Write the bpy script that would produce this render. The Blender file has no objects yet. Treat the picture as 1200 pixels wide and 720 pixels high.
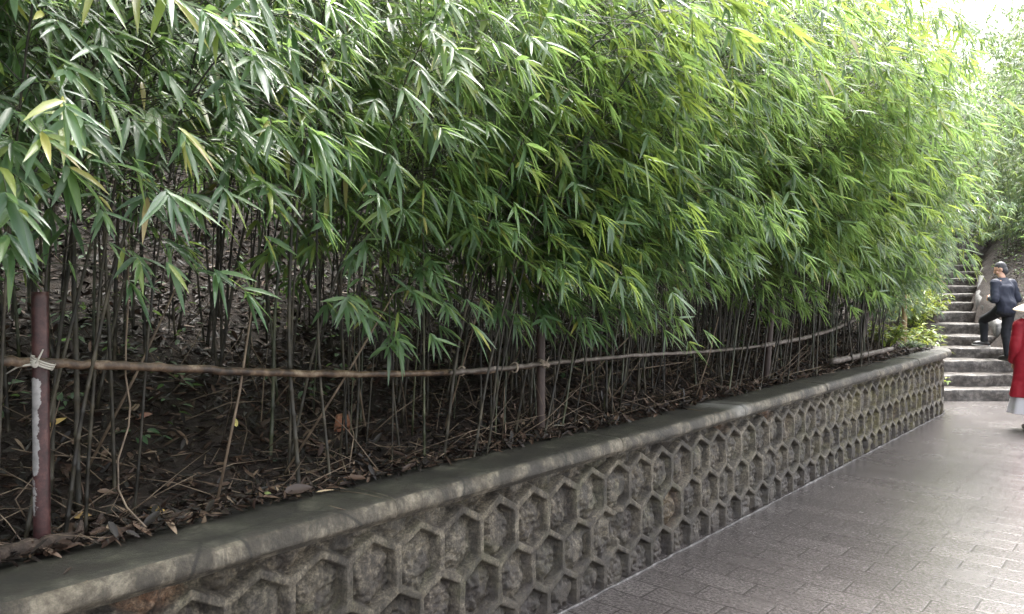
import bpy, math, random
import numpy as np
from math import radians as R, sin, cos, pi
from mathutils import Vector, Matrix

random.seed(7)
rng = np.random.default_rng(7)
sc = bpy.context.scene
col = sc.collection

# ------------------------------------------------------------------ camera
CAM_H, F, HZ = 1.68, 906.0, 338.0
cd = bpy.data.cameras.new('camera')
cam = bpy.data.objects.new('camera', cd); col.objects.link(cam)
cd.sensor_width = 36.0; cd.lens = F / 1200 * 36
cd.clip_start = 0.05; cd.clip_end = 900
cam.location = (0, 0, CAM_H)
cam.rotation_euler = (R(90) - math.atan(22 / F), 0, 0)
sc.camera = cam

# ------------------------------------------------------------------ light
SUN_EL, SUN_AZ = 64.0, 30.0          # azimuth from +Y towards +X
w = bpy.data.worlds.new('World'); sc.world = w; w.use_nodes = True
nt = w.node_tree; bg = nt.nodes['Background']
sky = nt.nodes.new('ShaderNodeTexSky'); sky.sky_type = 'NISHITA'
sky.sun_disc = False
sky.sun_elevation = R(SUN_EL); sky.sun_rotation = R(SUN_AZ)
sky.air_density = 1.0; sky.dust_density = 6.0; sky.ozone_density = 1.0
hs = nt.nodes.new('ShaderNodeHueSaturation'); hs.inputs['Saturation'].default_value = 0.22
nt.links.new(sky.outputs[0], hs.inputs['Color']); nt.links.new(hs.outputs[0], bg.inputs[0])
bg.inputs[1].default_value = 0.15
sl = bpy.data.lights.new('sun', 'SUN'); sun = bpy.data.objects.new('sun', sl); col.objects.link(sun)
sl.energy = 1.1; sl.angle = R(18); sl.color = (1.0, 0.96, 0.9)
sd = Vector((sin(R(SUN_AZ)) * cos(R(SUN_EL)), cos(R(SUN_AZ)) * cos(R(SUN_EL)), sin(R(SUN_EL))))
sun.rotation_euler = (-sd).to_track_quat('-Z', 'Y').to_euler()
sc.view_settings.view_transform = 'Standard'; sc.view_settings.look = 'None'
sc.view_settings.gamma = 1.0; sc.view_settings.exposure = 2.95
sc.render.engine = 'CYCLES'
sc.cycles.max_bounces = 7; sc.cycles.diffuse_bounces = 4; sc.cycles.glossy_bounces = 3; sc.cycles.transmission_bounces = 4
sc.cycles.use_denoising = True; sc.cycles.denoiser = 'OPENIMAGEDENOISE'; sc.cycles.denoising_input_passes = 'RGB_ALBEDO_NORMAL'; sc.cycles.denoising_prefilter = 'ACCURATE'; sc.cycles.sample_clamp_indirect = 2.5

# ------------------------------------------------------------------ frame of the wall
DV = np.array([0.656, 0.755]); MV = np.array([-0.755, 0.656])      # along the wall, into the bank
QW = 2.41; S1 = 11.5; RA = 1.1; SE = S1 + RA * pi / 2                # face, start of the end curve, its radius
def P(s, q): return DV * s + MV * q
CEN = P(S1, QW + RA)
def wallpt(s, q):
    """point on the wall's own run: straight, then a quarter turn, then into the bank"""
    if s <= S1: return P(s, q)
    if s <= SE:
        a = (s - S1) / RA; r = RA - (q - QW)
        return CEN + r * (DV * sin(a) - MV * cos(a))
    return CEN + (RA - (q - QW)) * DV + MV * (s - SE)
def pix(px, py, D):
    return Vector(((px - 600) / F * D, D, CAM_H - (py - HZ) / F * D))

# steps read off the photograph: depth of each nosing and its picture row
DK = [11.5, 11.88, 12.35, 12.8, 13.25, 13.85, 14.6, 15.3, 15.9, 16.4, 17.0, 17.8, 18.6, 19.4]
YK = [457, 440, 423, 408, 394, 380, 366, 354.6, 344.6, 335, 326, 318.5, 311, 304.6]
HK = [CAM_H - (y - HZ) / F * d for y, d in zip(YK, DK)]
def zst(Y):
    return np.interp(Y, [11.2] + DK + [40], [0.0] + HK + [HK[-1] + 6.5])
def XL(Y): return 6.2 + 0.6 * (Y - 11.5)
def XR(Y): return np.interp(Y, [11.5, 12.8, 13.25, 13.85, 14.6, 15.3, 19.4, 40], [8.15, 8.2, 8.3, 8.5, 8.8, 9.15, 11.86, 25.5])

def vn(x, y, seed=0):
    """value noise, numpy"""
    x = np.asarray(x, float); y = np.asarray(y, float)
    xi = np.floor(x).astype(np.int64); yi = np.floor(y).astype(np.int64)
    u = x - xi; v = y - yi; u = u * u * (3 - 2 * u); v = v * v * (3 - 2 * v)
    def h(a, b):
        n = (a * 374761393 + b * 668265263 + seed * 974634777) & 0xffffffff
        n = ((n ^ (n >> 13)) * 1274126177) & 0xffffffff
        return ((n ^ (n >> 16)) & 0xffff) / 65535.0
    return (h(xi, yi) * (1 - u) + h(xi + 1, yi) * u) * (1 - v) + (h(xi, yi + 1) * (1 - u) + h(xi + 1, yi + 1) * u) * v
def fbm(x, y, seed=0, o=4):
    a = 0; k = 0.5
    for i in range(o):
        a = a + k * (vn(x * 2 ** i, y * 2 ** i, seed + i) - 0.5); k *= 0.5
    return a

def ground(X, Y):
    """height of the bank; -1 where there is none (the path)"""
    X = np.asarray(X, float); Y = np.asarray(Y, float)
    s = X * DV[0] + Y * DV[1]; q = X * MV[0] + Y * MV[1]
    n = fbm(s * 1.3, q * 1.3, 3) * 0.22
    t = np.maximum(q - 2.80, 0)
    inside = 0.832 + 0.60 * t * t / (t + 0.35) + n * np.clip(t * 1.4, 0.05, 1.0)
    dc = np.hypot(X - CEN[0], Y - CEN[1])
    ins = (q > 2.52) & (s < S1 + RA - 0.1) & ~((s > S1) & (q < QW + RA) & (dc > RA - 0.1))
    st = zst(Y); xl = XL(Y); xr = XR(Y)
    b = np.where(X < xl, st - 0.05 + 0.52 * (xl - X), np.where(X > xr, st + 0.18 + 0.6 * (X - xr), st - 0.22))
    b = b + np.where((X < xl) | (X > xr), n * 0.8, 0)
    out = np.where(Y > 11.45, b, -1.0)
    return np.where(ins, inside, out)

# ------------------------------------------------------------------ helpers
def words(l): return len(l.split())
def tag(o, label, cat, group=None):
    assert 4 <= words(label) <= 16, label
    o['label'] = label; o['category'] = cat
    if group: o['group'] = group
    return o
def empty(name, loc=(0, 0, 0), rz=0):
    o = bpy.data.objects.new(name, None); col.objects.link(o)
    o.location = loc; o.rotation_euler = (0, 0, rz); o.empty_display_size = 0.1
    return o
def link(name, me, mat, parent=None, smooth=True):
    if smooth: me.polygons.foreach_set('use_smooth', [True] * len(me.polygons))
    if mat: me.materials.append(mat)
    o = bpy.data.objects.new(name, me); col.objects.link(o)
    if parent: o.parent = parent
    return o
class MB:
    def __init__(s): s.v = []; s.f = []
    def tube(s, pts, rad, n=6, cap=True, flat=1.0):
        pts = [Vector(p) for p in pts]; b = len(s.v); m = len(pts)
        if not hasattr(rad, '__len__'): rad = [rad] * m
        t0 = (pts[1] - pts[0]).normalized()
        ref = Vector((1, 0, 0)) if abs(t0.x) < 0.8 else Vector((0, 1, 0))
        u = t0.cross(ref).normalized()
        for i, p in enumerate(pts):
            t = (pts[min(i + 1, m - 1)] - pts[max(i - 1, 0)]).normalized()
            u = (u - t * u.dot(t)).normalized(); v = t.cross(u)
            for k in range(n):
                a = 2 * pi * k / n
                s.v.append(tuple(p + (u * cos(a) + v * sin(a) * flat) * rad[i]))
        for i in range(m - 1):
            for k in range(n):
                a = b + i * n + k; c = b + i * n + (k + 1) % n
                s.f.append((a, c, c + n, a + n))
        if cap:
            s.f.append(tuple(b + k for k in range(n))[::-1]); s.f.append(tuple(b + (m - 1) * n + k for k in range(n)))
        return s
    def rings(s, rings, cap=True):
        """loft through lists of equally many points"""
        b = len(s.v); n = len(rings[0])
        for r in rings: s.v.extend(tuple(p) for p in r)
        for i in range(len(rings) - 1):
            for k in range(n):
                a = b + i * n + k; c = b + i * n + (k + 1) % n
                s.f.append((a, c, c + n, a + n))
        if cap:
            s.f.append(tuple(b + k for k in range(n))[::-1]); s.f.append(tuple(b + (len(rings) - 1) * n + k for k in range(n)))
        return s
    def ell(s, c, r, rot=None, nu=14, nv=10):
        c = Vector(c); rg = []
        for j in range(nv + 1):
            th = pi * min(max(j / nv, 0.015), 0.985)
            ring = []
            for k in range(nu):
                a = 2 * pi * k / nu
                p = Vector((r[0] * sin(th) * cos(a), r[1] * sin(th) * sin(a), -r[2] * cos(th)))
                if rot: p = rot @ p
                ring.append(c + p)
            rg.append(ring)
        return s.rings(rg)
    def mesh(s, name):
        me = bpy.data.meshes.new(name); me.from_pydata(s.v, [], s.f); me.update(); return me
    def build(s, name, mat, parent=None, smooth=True): return link(name, s.mesh(name), mat, parent, smooth)

def np_mesh(name, V, faces, attrs=None):
    me = bpy.data.meshes.new(name)
    nf = len(faces); loops = np.concatenate([np.asarray(f, np.int32).ravel() for f in faces])
    sizes = np.concatenate([np.full(len(f), f.shape[1], np.int32) for f in faces])
    me.vertices.add(len(V)); me.vertices.foreach_set('co', np.ascontiguousarray(V, np.float32).ravel())
    me.loops.add(len(loops)); me.loops.foreach_set('vertex_index', loops)
    me.polygons.add(len(sizes))
    me.polygons.foreach_set('loop_start', np.concatenate([[0], np.cumsum(sizes)[:-1]]).astype(np.int32))
    for k, a in (attrs or {}).items():
        at = me.attributes.new(k, 'FLOAT', 'POINT'); at.data.foreach_set('value', np.asarray(a, np.float32))
    me.update(calc_edges=True); me.validate()
    return me

def unit(a): return a / np.maximum(np.linalg.norm(a, axis=-1, keepdims=True), 1e-9)
LT = np.array([0, .16, .46, .78, 1.0]); LW = np.array([.12, .80, 1.0, .55, 0.0])
def leaf_arrays(pos, dr, up, L, W, droop, fold):
    """lanceolate leaves: 11 vertices and 8 faces each, folded along the midrib, bending down along the length"""
    N = len(pos); dr = unit(dr); side = unit(np.cross(dr, up)); nrm = np.cross(side, dr)
    L = np.asarray(L).reshape(N, 1); W = np.asarray(W).reshape(N, 1); droop = np.asarray(droop).reshape(N, 1)
    V = np.zeros((N, 11, 3)); ix = 0
    down = np.array([0, 0, -1.0])
    for k, (t, wd) in enumerate(zip(LT, LW)):
        mid = pos + dr * L * t + down * (droop * L * t * t)
        if k in (0, 4): V[:, ix] = mid; ix += 1
        else:
            lift = nrm * (W * wd * fold)
            V[:, ix] = mid + side * W * wd * .5 + lift; V[:, ix + 1] = mid; V[:, ix + 2] = mid - side * W * wd * .5 + lift; ix += 3
    t3 = np.array([[0, 2, 1], [0, 3, 2], [7, 8, 10], [8, 9, 10]])
    q4 = np.array([[1, 2, 5, 4], [2, 3, 6, 5], [4, 5, 8, 7], [5, 6, 9, 8]])
    off = (np.arange(N) * 11)[:, None, None]
    return V.reshape(-1, 3), (t3[None] + off).reshape(-1, 3), (q4[None] + off).reshape(-1, 4)
def leaf_mesh(name, pos, dr, up, L, W, droop, fold=.18):
    V, t, q = leaf_arrays(np.asarray(pos, float), np.asarray(dr, float), np.asarray(up, float), L, W, droop, fold)
    return np_mesh(name, V, [t, q])

# ------------------------------------------------------------------ materials
class Mat:
    def __init__(s, name, rough=.7, spec=.5):
        s.m = bpy.data.materials.new(name); s.m.use_nodes = True; s.t = s.m.node_tree
        s.b = s.t.nodes['Principled BSDF']; s.b.inputs['Roughness'].default_value = rough
        s.b.inputs['Specular IOR Level'].default_value = spec
    def n(s, kind, **kw):
        nd = s.t.nodes.new('ShaderNode' + kind)
        for k, v in kw.items():
            if k in nd.inputs: nd.inputs[k].default_value = v
            else: setattr(nd, k, v)
        return nd
    def l(s, a, b): s.t.links.new(a, b); return s
    def obj(s): 
        if not hasattr(s, '_o'): s._o = s.n('TexCoord')
        return s._o.outputs['Object']
    def noise(s, scale, detail=5, rough=.6, vec=None, dist=0):
        nd = s.n('TexNoise'); nd.inputs['Scale'].default_value = scale; nd.inputs['Detail'].default_value = detail
        nd.inputs['Roughness'].default_value = rough; nd.inputs['Distortion'].default_value = dist
        s.l(vec or s.obj(), nd.inputs['Vector']); return nd.outputs['Fac']
    def ramp(s, fac, stops, interp='LINEAR'):
        r = s.n('ValToRGB'); r.color_ramp.interpolation = interp; e = r.color_ramp.elements
        while len(e) < len(stops): e.new(0.5)
        for x, (p, c) in zip(e, stops):
            x.position = p; x.color = (*c, 1) if hasattr(c, '__len__') else (c, c, c, 1)
        s.l(fac, r.inputs['Fac']); return r.outputs['Color']
    def mix(s, fac, a, b, mode='MIX'):
        m = s.n('Mix', data_type='RGBA', blend_type=mode)
        for sock, val in ((m.inputs[0], fac), (m.inputs[6], a), (m.inputs[7], b)):
            if hasattr(val, 'is_output'): s.l(val, sock)
            elif hasattr(val, '__len__'): sock.default_value = (*val, 1)
            else: sock.default_value = val
        return m.outputs[2]
    def math(s, op, a, b=0.5):
        m = s.n('Math', operation=op)
        for sock, val in zip(m.inputs, (a, b)):
            if hasattr(val, 'is_output'): s.l(val, sock)
            else: sock.default_value = val
        return m.outputs[0]
    def attr(s, name): return s.n('Attribute', attribute_name=name).outputs['Fac']
    def color(s, c):
        if hasattr(c, 'is_output'): s.l(c, s.b.inputs['Base Color'])
        else: s.b.inputs['Base Color'].default_value = (*c, 1)
        return s
    def rough(s, c): s.l(c, s.b.inputs['Roughness']); return s
    def bump(s, h, strength=.4, dist=.01):
        b = s.n('Bump'); b.inputs['Strength'].default_value = strength; b.inputs['Distance'].default_value = dist
        s.l(h, b.inputs['Height']); s.l(b.outputs[0], s.b.inputs['Normal']); return s

def leaf_material(name, stops, trans=(.35, .52, .14), tfac=.48, rough=.36, spec=.65):
    M = Mat(name, rough, spec)
    g = M.n('NewGeometry')
    c = M.ramp(g.outputs['Random Per Island'], stops)
    oi = M.n('ObjectInfo')
    c2 = M.mix(M.math('MULTIPLY', oi.outputs['Random'], .35), c, (.075, .13, .045))
    M.color(c2)
    tr = M.n('BsdfTranslucent')
    M.l(M.mix(.72, c2, trans), tr.inputs['Color'])
    ms = M.n('MixShader'); ms.inputs[0].default_value = tfac
    M.l(M.b.outputs[0], ms.inputs[1]); M.l(tr.outputs[0], ms.inputs[2])
    M.l(ms.outputs[0], M.t.nodes['Material Output'].inputs['Surface'])
    return M.m
GREEN = [(0, (.030, .066, .044)), (.35, (.043, .096, .056)), (.7, (.064, .134, .060)), (.90, (.105, .18, .05)), (.955, (.24, .28, .06)), (.985, (.36, .33, .07)), (1, (.34, .25, .13))]
m_leaf = leaf_material('bamboo_leaf', GREEN)
m_leaf_young = leaf_material('young_bamboo_leaf', [(0, (.055, .115, .045)), (.4, (.08, .165, .05)), (.8, (.14, .23, .055)), (1, (.32, .34, .07))], trans=(.40, .52, .10), tfac=.42)
m_weed = leaf_material('shrub_leaf', [(0, (.07, .15, .04)), (.5, (.16, .27, .05)), (1, (.34, .36, .06))], trans=(.45, .5, .06), tfac=.35)
m_dark_leaf = leaf_material('dark_shrub_leaf', [(0, (.02, .05, .03)), (.6, (.035, .08, .04)), (1, (.08, .13, .07))], tfac=.22, rough=.5, spec=.3)

M = Mat('culm', .5, .4)
M.color(M.ramp(M.noise(9, 4), [(.36, (.010, .009, .007)), (.5, (.023, .020, .013)), (.64, (.055, .047, .030))])); m_culm = M.m
M = Mat('dark_green_culm', .45, .5)
M.color(M.ramp(M.noise(9, 4), [(.36, (.014, .018, .009)), (.5, (.034, .040, .018)), (.64, (.075, .078, .040))])); m_culm_green = M.m
M = Mat('green_culm', .45, .5)
M.color(M.ramp(M.noise(9, 4), [(.3, (.035, .05, .022)), (.6, (.075, .09, .04)), (.8, (.13, .13, .07))])); m_gculm = M.m
M = Mat('tan_culm', .5, .4)
M.color(M.ramp(M.noise(12, 4), [(.3, (.17, .11, .05)), (.6, (.30, .22, .11)), (.8, (.38, .30, .17))])); m_tan = M.m
M = Mat('dry_cane', .6, .4)
M.color(M.ramp(M.noise(14, 4), [(.3, (.05, .035, .025)), (.55, (.13, .095, .065)), (.8, (.24, .19, .14))])); m_cane = M.m

M = Mat('dead_leaves', .55, .4)
g = M.n('NewGeometry')
M.color(M.ramp(g.outputs['Random Per Island'], [(0, (.007, .0052, .0045)), (.4, (.016, .0115, .009)), (.65, (.031, .018, .013)), (.87, (.064, .038, .026)), (.97, (.125, .082, .056)), (1, (.24, .18, .125))])); m_litter = M.m
M = Mat('soil', .8, .3)
M.color(M.ramp(M.noise(12, 8, .7), [(.3, (.010, .008, .007)), (.55, (.028, .02, .016)), (.75, (.06, .042, .03))]))
M.bump(M.noise(30, 6, .7), .9, .03); m_soil = M.m

# the wall face: ribs of mortar, stone in the cells, damp stains and moss
M = Mat('wall_face', .62, .45)
rib = M.attr('rib'); cell = M.attr('cell'); hz = M.attr('height')
stone = M.ramp(M.noise(26, 9, .82), [(.42, (.012, .010, .008)), (.49, (.058, .049, .036)), (.56, (.17, .145, .108))])
stone = M.mix(.45, stone, M.ramp(cell, [(0, (.07, .058, .043)), (.3, (.12, .105, .08)), (.55, (.055, .044, .036)), (.72, (.15, .12, .083)), (.84, (.20, .10, .05)), (.93, (.075, .066, .052)), (1, (.11, .095, .07))], 'CONSTANT'))
ribc = M.ramp(M.noise(17, 9, .82), [(.40, (.052, .043, .031)), (.5, (.105, .089, .065)), (.60, (.17, .149, .112))])
c = M.mix(rib, stone, ribc)
c = M.mix(M.ramp(M.noise(3.1, 6, .65, dist=.6), [(.52, 0.0), (.64, .5)]), c, (.042, .046, .020))
c = M.mix(M.ramp(M.noise(5.3, 7, .75), [(.47, 0.0), (.58, .75)]), c, (.017, .014, .013))
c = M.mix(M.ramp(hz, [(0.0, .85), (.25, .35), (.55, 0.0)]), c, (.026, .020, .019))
mp = M.n('Mapping'); mp.inputs['Scale'].default_value = (9, 9, 1.1); M.l(M.obj(), mp.inputs['Vector'])
c = M.mix(M.ramp(M.noise(1.0, 5, .7, vec=mp.outputs[0]), [(.50, 0.0), (.60, .7)]), c, (.020, .017, .014))
c = M.mix(M.math('MULTIPLY', M.attr('lichen'), M.ramp(M.noise(6.5, 7, .75), [(.46, 0.0), (.60, .55)])), c, (.120, .104, .036))
c = M.mix(1.0, c, M.ramp(M.noise(95, 4, .85), [(.40, .5), (.5, 1.0), (.60, 1.6)]), 'MULTIPLY')
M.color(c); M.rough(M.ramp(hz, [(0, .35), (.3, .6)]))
M.bump(M.noise(55, 6, .8), .8, .012); m_wall = M.m

M = Mat('coping_stone', .55, .45)
c = M.ramp(M.noise(11, 9, .8), [(.38, (.05, .041, .029)), (.5, (.125, .107, .078)), (.60, (.215, .19, .145))])
g = M.n('NewGeometry'); sep = M.n('SeparateXYZ'); M.l(g.outputs['True Normal'], sep.inputs[0])
topf = M.ramp(sep.outputs['Z'], [(.80, 0.0), (.97, 1.0)])
grime = M.ramp(M.noise(7.5, 9, .8), [(.38, (.011, .012, .008)), (.50, (.029, .030, .021)), (.62, (.078, .074, .056))])
c = M.mix(M.math('MULTIPLY', topf, .9), c, grime)
c = M.mix(M.ramp(M.noise(2.3, 7, .7, dist=.4), [(.46, 0.0), (.56, .8)]), c, (.014, .0125, .010))
mp = M.n('Mapping'); mp.inputs['Scale'].default_value = (7, 7, 1.0); M.l(M.obj(), mp.inputs['Vector'])
c = M.mix(M.ramp(M.noise(1.0, 6, .75, vec=mp.outputs[0]), [(.48, 0.0), (.58, .75)]), c, (.026, .022, .017))
vo = M.n('TexVoronoi', feature='DISTANCE_TO_EDGE'); vo.inputs['Scale'].default_value = 1.4; M.l(M.obj(), vo.inputs['Vector'])
c = M.mix(M.ramp(vo.outputs['Distance'], [(.004, .75), (.012, 0.0)]), c, (.010, .009, .007))
c = M.mix(M.attr('pale'), c, (.30, .295, .275))
M.color(c); M.bump(M.noise(45, 7, .8), .9, .012); m_coping = M.m

M = Mat('mortar', .4, .5)
M.color(M.ramp(M.noise(18, 6, .7), [(.40, (.02, .018, .018)), (.5, (.045, .041, .041)), (.60, (.13, .122, .122))])); m_mortar = M.m

# wet stone paving: courses across the path
M = Mat('wet_paving', .3, .8)
br = M.n('TexBrick'); br.offset = .5; br.squash = 1
M.l(M.obj(), br.inputs['Vector'])
for k, v in (('Scale', 1.0), ('Mortar Size', .0065), ('Mortar Smooth', .3), ('Bias', 0.0), ('Brick Width', .40), ('Row Height', .20)): br.inputs[k].default_value = v
br.inputs['Color1'].default_value = (.076, .068, .066, 1); br.inputs['Color2'].default_value = (.099, .089, .086, 1); br.inputs['Mortar'].default_value = (.040, .034, .034, 1)
mp = M.n('Mapping'); mp.inputs['Scale'].default_value = (5, 22, 1); M.l(M.obj(), mp.inputs['Vector'])
gr = M.noise(5, 8, .8, vec=mp.outputs[0])
c = M.mix(1.0, br.outputs['Color'], M.ramp(gr, [(.36, .5), (.52, 1.0), (.66, 1.6)]), 'MULTIPLY')
c = M.mix(1.0, c, M.ramp(M.noise(60, 4, .8), [(.38, .55), (.5, 1.0), (.62, 1.5)]), 'MULTIPLY')
c = M.mix(M.ramp(M.noise(.8, 5, .6), [(.42, 0.0), (.66, .35)]), c, (.030, .025, .025))
M.color(c)
M.rough(M.math('ADD', M.ramp(M.noise(1.6, 5, .6), [(.30, .13), (.70, .24)]), M.math('MULTIPLY', gr, .12)))
hgt = M.math('ADD', M.math('MULTIPLY', br.outputs['Fac'], -1.1), M.math('MULTIPLY', M.noise(48, 6, .8), .8))
M.bump(hgt, .30, .006); m_pave = M.m

M = Mat('step_stone', .32, .5)
c = M.ramp(M.noise(11, 8, .72), [(.38, (.022, .018, .015)), (.5, (.062, .053, .046)), (.60, (.135, .120, .108))])
M.color(c); M.bump(M.noise(26, 7, .7), .9, .02); m_step = M.m
M = Mat('kerb_stone', .5, .5)
M.color(M.ramp(M.noise(8, 8, .72), [(.36, (.05, .047, .045)), (.5, (.10, .097, .094)), (.64, (.18, .175, .17))])); M.bump(M.noise(20, 7, .7), .7, .02); m_kerb = M.m

M = Mat('maroon_paint', .42, .45)
pp = M.attr('peel')
c = M.ramp(M.noise(25, 6, .7), [(.36, (.020, .009, .009)), (.5, (.042, .017, .017)), (.64, (.075, .033, .030))])
edge = M.math('ADD', pp, M.math('MULTIPLY', M.math('SUBTRACT', M.noise(38, 5, .7), .5), .9))
c = M.mix(M.ramp(edge, [(.48, 0.0), (.53, 1.0)]), c, M.ramp(M.noise(30, 4), [(.3, (.16, .155, .155)), (.7, (.32, .31, .305))]))
M.color(c); M.bump(edge, .3, .004); m_maroon = M.m
M = Mat('brown_post', .5, .4)
M.color(M.ramp(M.noise(20, 6, .7), [(.3, (.025, .016, .014)), (.6, (.055, .037, .031)), (.8, (.09, .065, .055))])); m_bpost = M.m
M = Mat('rail_bamboo', .5, .45)
mp = M.n('Mapping'); mp.inputs['Scale'].default_value = (14, 14, 14); M.l(M.obj(), mp.inputs['Vector'])
c = M.ramp(M.noise(1.0, 6, .7, vec=mp.outputs[0]), [(.36, (.014, .009, .006)), (.47, (.050, .030, .018)), (.56, (.095, .062, .038)), (.66, (.19, .145, .10))])
M.color(c); M.bump(M.noise(60, 5), .4, .004); m_rail = M.m
M = Mat('grey_rail', .55, .4)
M.color(M.ramp(M.noise(16, 6, .7), [(.3, (.04, .032, .026)), (.5, (.10, .082, .07)), (.7, (.22, .19, .17))])); m_grail = M.m
M = Mat('string', .8, .2); M.color((.30, .25, .20)); m_string = M.m
M = Mat('white_string', .8, .2); M.color((.36, .34, .30)); m_wstring = M.m
def plain(name, c, rough=.6, spec=.4, var=.25, scale=20):
    M = Mat(name, rough, spec)
    M.color(M.ramp(M.noise(scale, 6, .7), [(.3, tuple(x * (1 - var) for x in c)), (.7, tuple(min(1, x * (1 + var)) for x in c))])); return M.m
m_skin = plain('skin', (.50, .30, .215), .5, .4, .06)
m_hair = plain('hair', (.05, .05, .055), .55, .4, .3, 60)
m_jacket = plain('navy_jacket', (.017, .021, .038), .6, .35, .18, 30)
m_trouser = plain('dark_trousers', (.010, .011, .016), .7, .3, .2, 30)
m_shoe = plain('black_shoe', (.018, .017, .018), .35, .5, .2)
m_sole = plain('pale_sole', (.42, .41, .40), .7, .3, .1)
m_coat = plain('red_coat', (.24, .008, .018), .6, .35, .12, 30)
m_skirt = plain('white_skirt', (.50, .49, .52), .7, .3, .05)
m_hat = plain('cream_hat', (.46, .38, .29), .75, .3, .08, 40)
m_band = plain('hat_band', (.30, .22, .15), .7, .3, .1)

# ------------------------------------------------------------------ the setting
def structure(o): o['kind'] = 'structure'; return o
# paving sheet; its local x runs across the path, local y along the wall
me = np_mesh('paving', np.array([(-240, -240, 0), (240, -240, 0), (240, 240, 0), (-240, 240, 0)], float), [np.array([[0, 1, 2, 3]])])
pv = structure(link('paving', me, m_pave, smooth=False))
pv.rotation_euler = (0, 0, math.atan2(-MV[1], -MV[0]))

def bank():
    S = np.concatenate([np.arange(-7, 13.2, .14), np.arange(13.2, 46, .3)])
    Q = np.concatenate([np.arange(-14, 2.4, .3), [2.54, 2.64], np.arange(2.75, 9, .14), np.arange(9, 30, .5)])
    s, q = np.meshgrid(S, Q, indexing='ij')
    X = DV[0] * s + MV[0] * q; Y = DV[1] * s + MV[1] * q
    Z = ground(X, Y)
    Z = np.where(Z > -.5, Z + fbm(X * 9, Y * 9, 11, 2) * .05, Z)
    a, b = s.shape; idx = np.arange(a * b).reshape(a, b)
    f = np.stack([idx[:-1, :-1], idx[1:, :-1], idx[1:, 1:], idx[:-1, 1:]], -1).reshape(-1, 4)
    ok = (Z.ravel()[f] > -.5).all(1) & (np.ptp(Z.ravel()[f], axis=1) < 1.6)
    V = np.stack([X, Y, Z], -1).reshape(-1, 3)
    used = np.unique(f[ok]); rm = np.full(len(V), -1); rm[used] = np.arange(len(used))
    return np_mesh('hillside', V[used], [rm[f[ok]]])
structure(link('hillside', bank(), m_soil))

# ------------------------------------------------------------------ retaining wall
wall = tag(empty('retaining_wall', (*wallpt(5, QW), 0)), 'low retaining wall of honeycomb mortar ribs and stone under a rounded coping', 'wall')
WO = np.array([*wallpt(5, QW), 0])
PITCH, TIP, SIDE = .25, .07, .17; ROW = TIP + SIDE
def wall_face():
    ss = np.concatenate([np.arange(-1.0, 1.0, .02), np.arange(1.0, 5.0, .0058), np.arange(5.0, SE + 1.1, .0095)])
    zz = np.arange(-.02, .775, .0058)
    s, z = np.meshgrid(ss, zz, indexing='ij')
    sj = s + .06 + fbm(s * 2.1, z * 2.1, 21, 2) * .030; zj = z + fbm(s * 2.3, z * 2.3, 31, 2) * .030
    best = np.full(s.shape, 9.0); second = best.copy(); cid = np.zeros(s.shape)
    hw = PITCH / 2
    nl = math.hypot(hw, TIP)
    for r in range(-1, 4):
        cz = .535 - r * ROW
        off = hw if r % 2 else 0
        k = np.round((sj - off) / PITCH)
        for dk in (-1, 0, 1):
            kk = k + dk; x = np.abs(sj - off - kk * PITCH); y = np.abs(zj - cz)
            d = np.maximum(x - hw, (x * TIP + y * hw - hw * (SIDE / 2 + TIP)) / nl)   # signed distance to the cell's edge
            m = d < best
            second = np.where(m, best, np.minimum(second, d)); 
            cid = np.where(m, vn(kk * 7.31 + 3.7, np.full(s.shape, r * 5.17 + 1.3), 5) * .9 + (vn(kk * 3.3, np.full(s.shape, r * 9.1), 8)) * .1, cid)
            best = np.where(m, d, best)
    e = -best
    # no upright ribs above the first row
    up = (zj > .535 + SIDE / 2 + TIP * .2)
    k0 = np.round(sj / PITCH); x0 = np.abs(sj - k0 * PITCH)
    roof = np.abs((x0 * TIP + (zj - .535) * hw - hw * (SIDE / 2 + TIP)) / nl)
    e = np.where(up, np.where(x0 * TIP + (zj - .535) * hw - hw * (SIDE / 2 + TIP) > 0, roof, e), e)
    wr = .0190 + .009 * fbm(s * 6, z * 6, 41, 2)
    rib = np.clip((wr + .003 - e) / .006, 0, 1); rib = rib * rib * (3 - 2 * rib)
    chip = np.clip((fbm(s * 2.7 + 9, z * 3.1, 77, 3) - .235) / .04, 0, 1) * np.clip((s - 2.3) / .3, 0, 1)
    rib = rib * (1 - .85 * chip)
    lump = fbm(s * 12, z * 11, 51, 4) * .070 + np.abs(fbm(s * 27, z * 25, 57, 3)) * .055 - .008
    dep = .037 + (cid - .5) * .022 - lump
    dep = dep + .014 - .030 * np.clip((e - wr) / .055, 0, 1)
    out = rib * (.007 * fbm(s * 32, z * 32, 61, 3) + .010 * fbm(s * 7, z * 7, 65, 2)) - (1 - rib) * np.maximum(dep, .014)
    a, b = s.shape
    pts = np.zeros((a, b, 3))
    for i, si in enumerate(ss):
        p0 = wallpt(si, QW); p1 = wallpt(si, QW - 1)      # towards the path
        n = p1 - p0
        pts[i, :, 0] = p0[0] + n[0] * out[i]; pts[i, :, 1] = p0[1] + n[1] * out[i]; pts[i, :, 2] = z[i]
    idx = np.arange(a * b).reshape(a, b)
    f = np.stack([idx[:-1, :-1], idx[1:, :-1], idx[1:, 1:], idx[:-1, 1:]], -1).reshape(-1, 4)
    return np_mesh('honeycomb_face', pts.reshape(-1, 3) - WO, [f], dict(rib=rib.ravel(), cell=cid.ravel(), height=z.ravel(), lichen=np.clip((s - 6.2) / 2.0, .12, 1).ravel()))
link('honeycomb_face', wall_face(), m_wall, wall)
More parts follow.
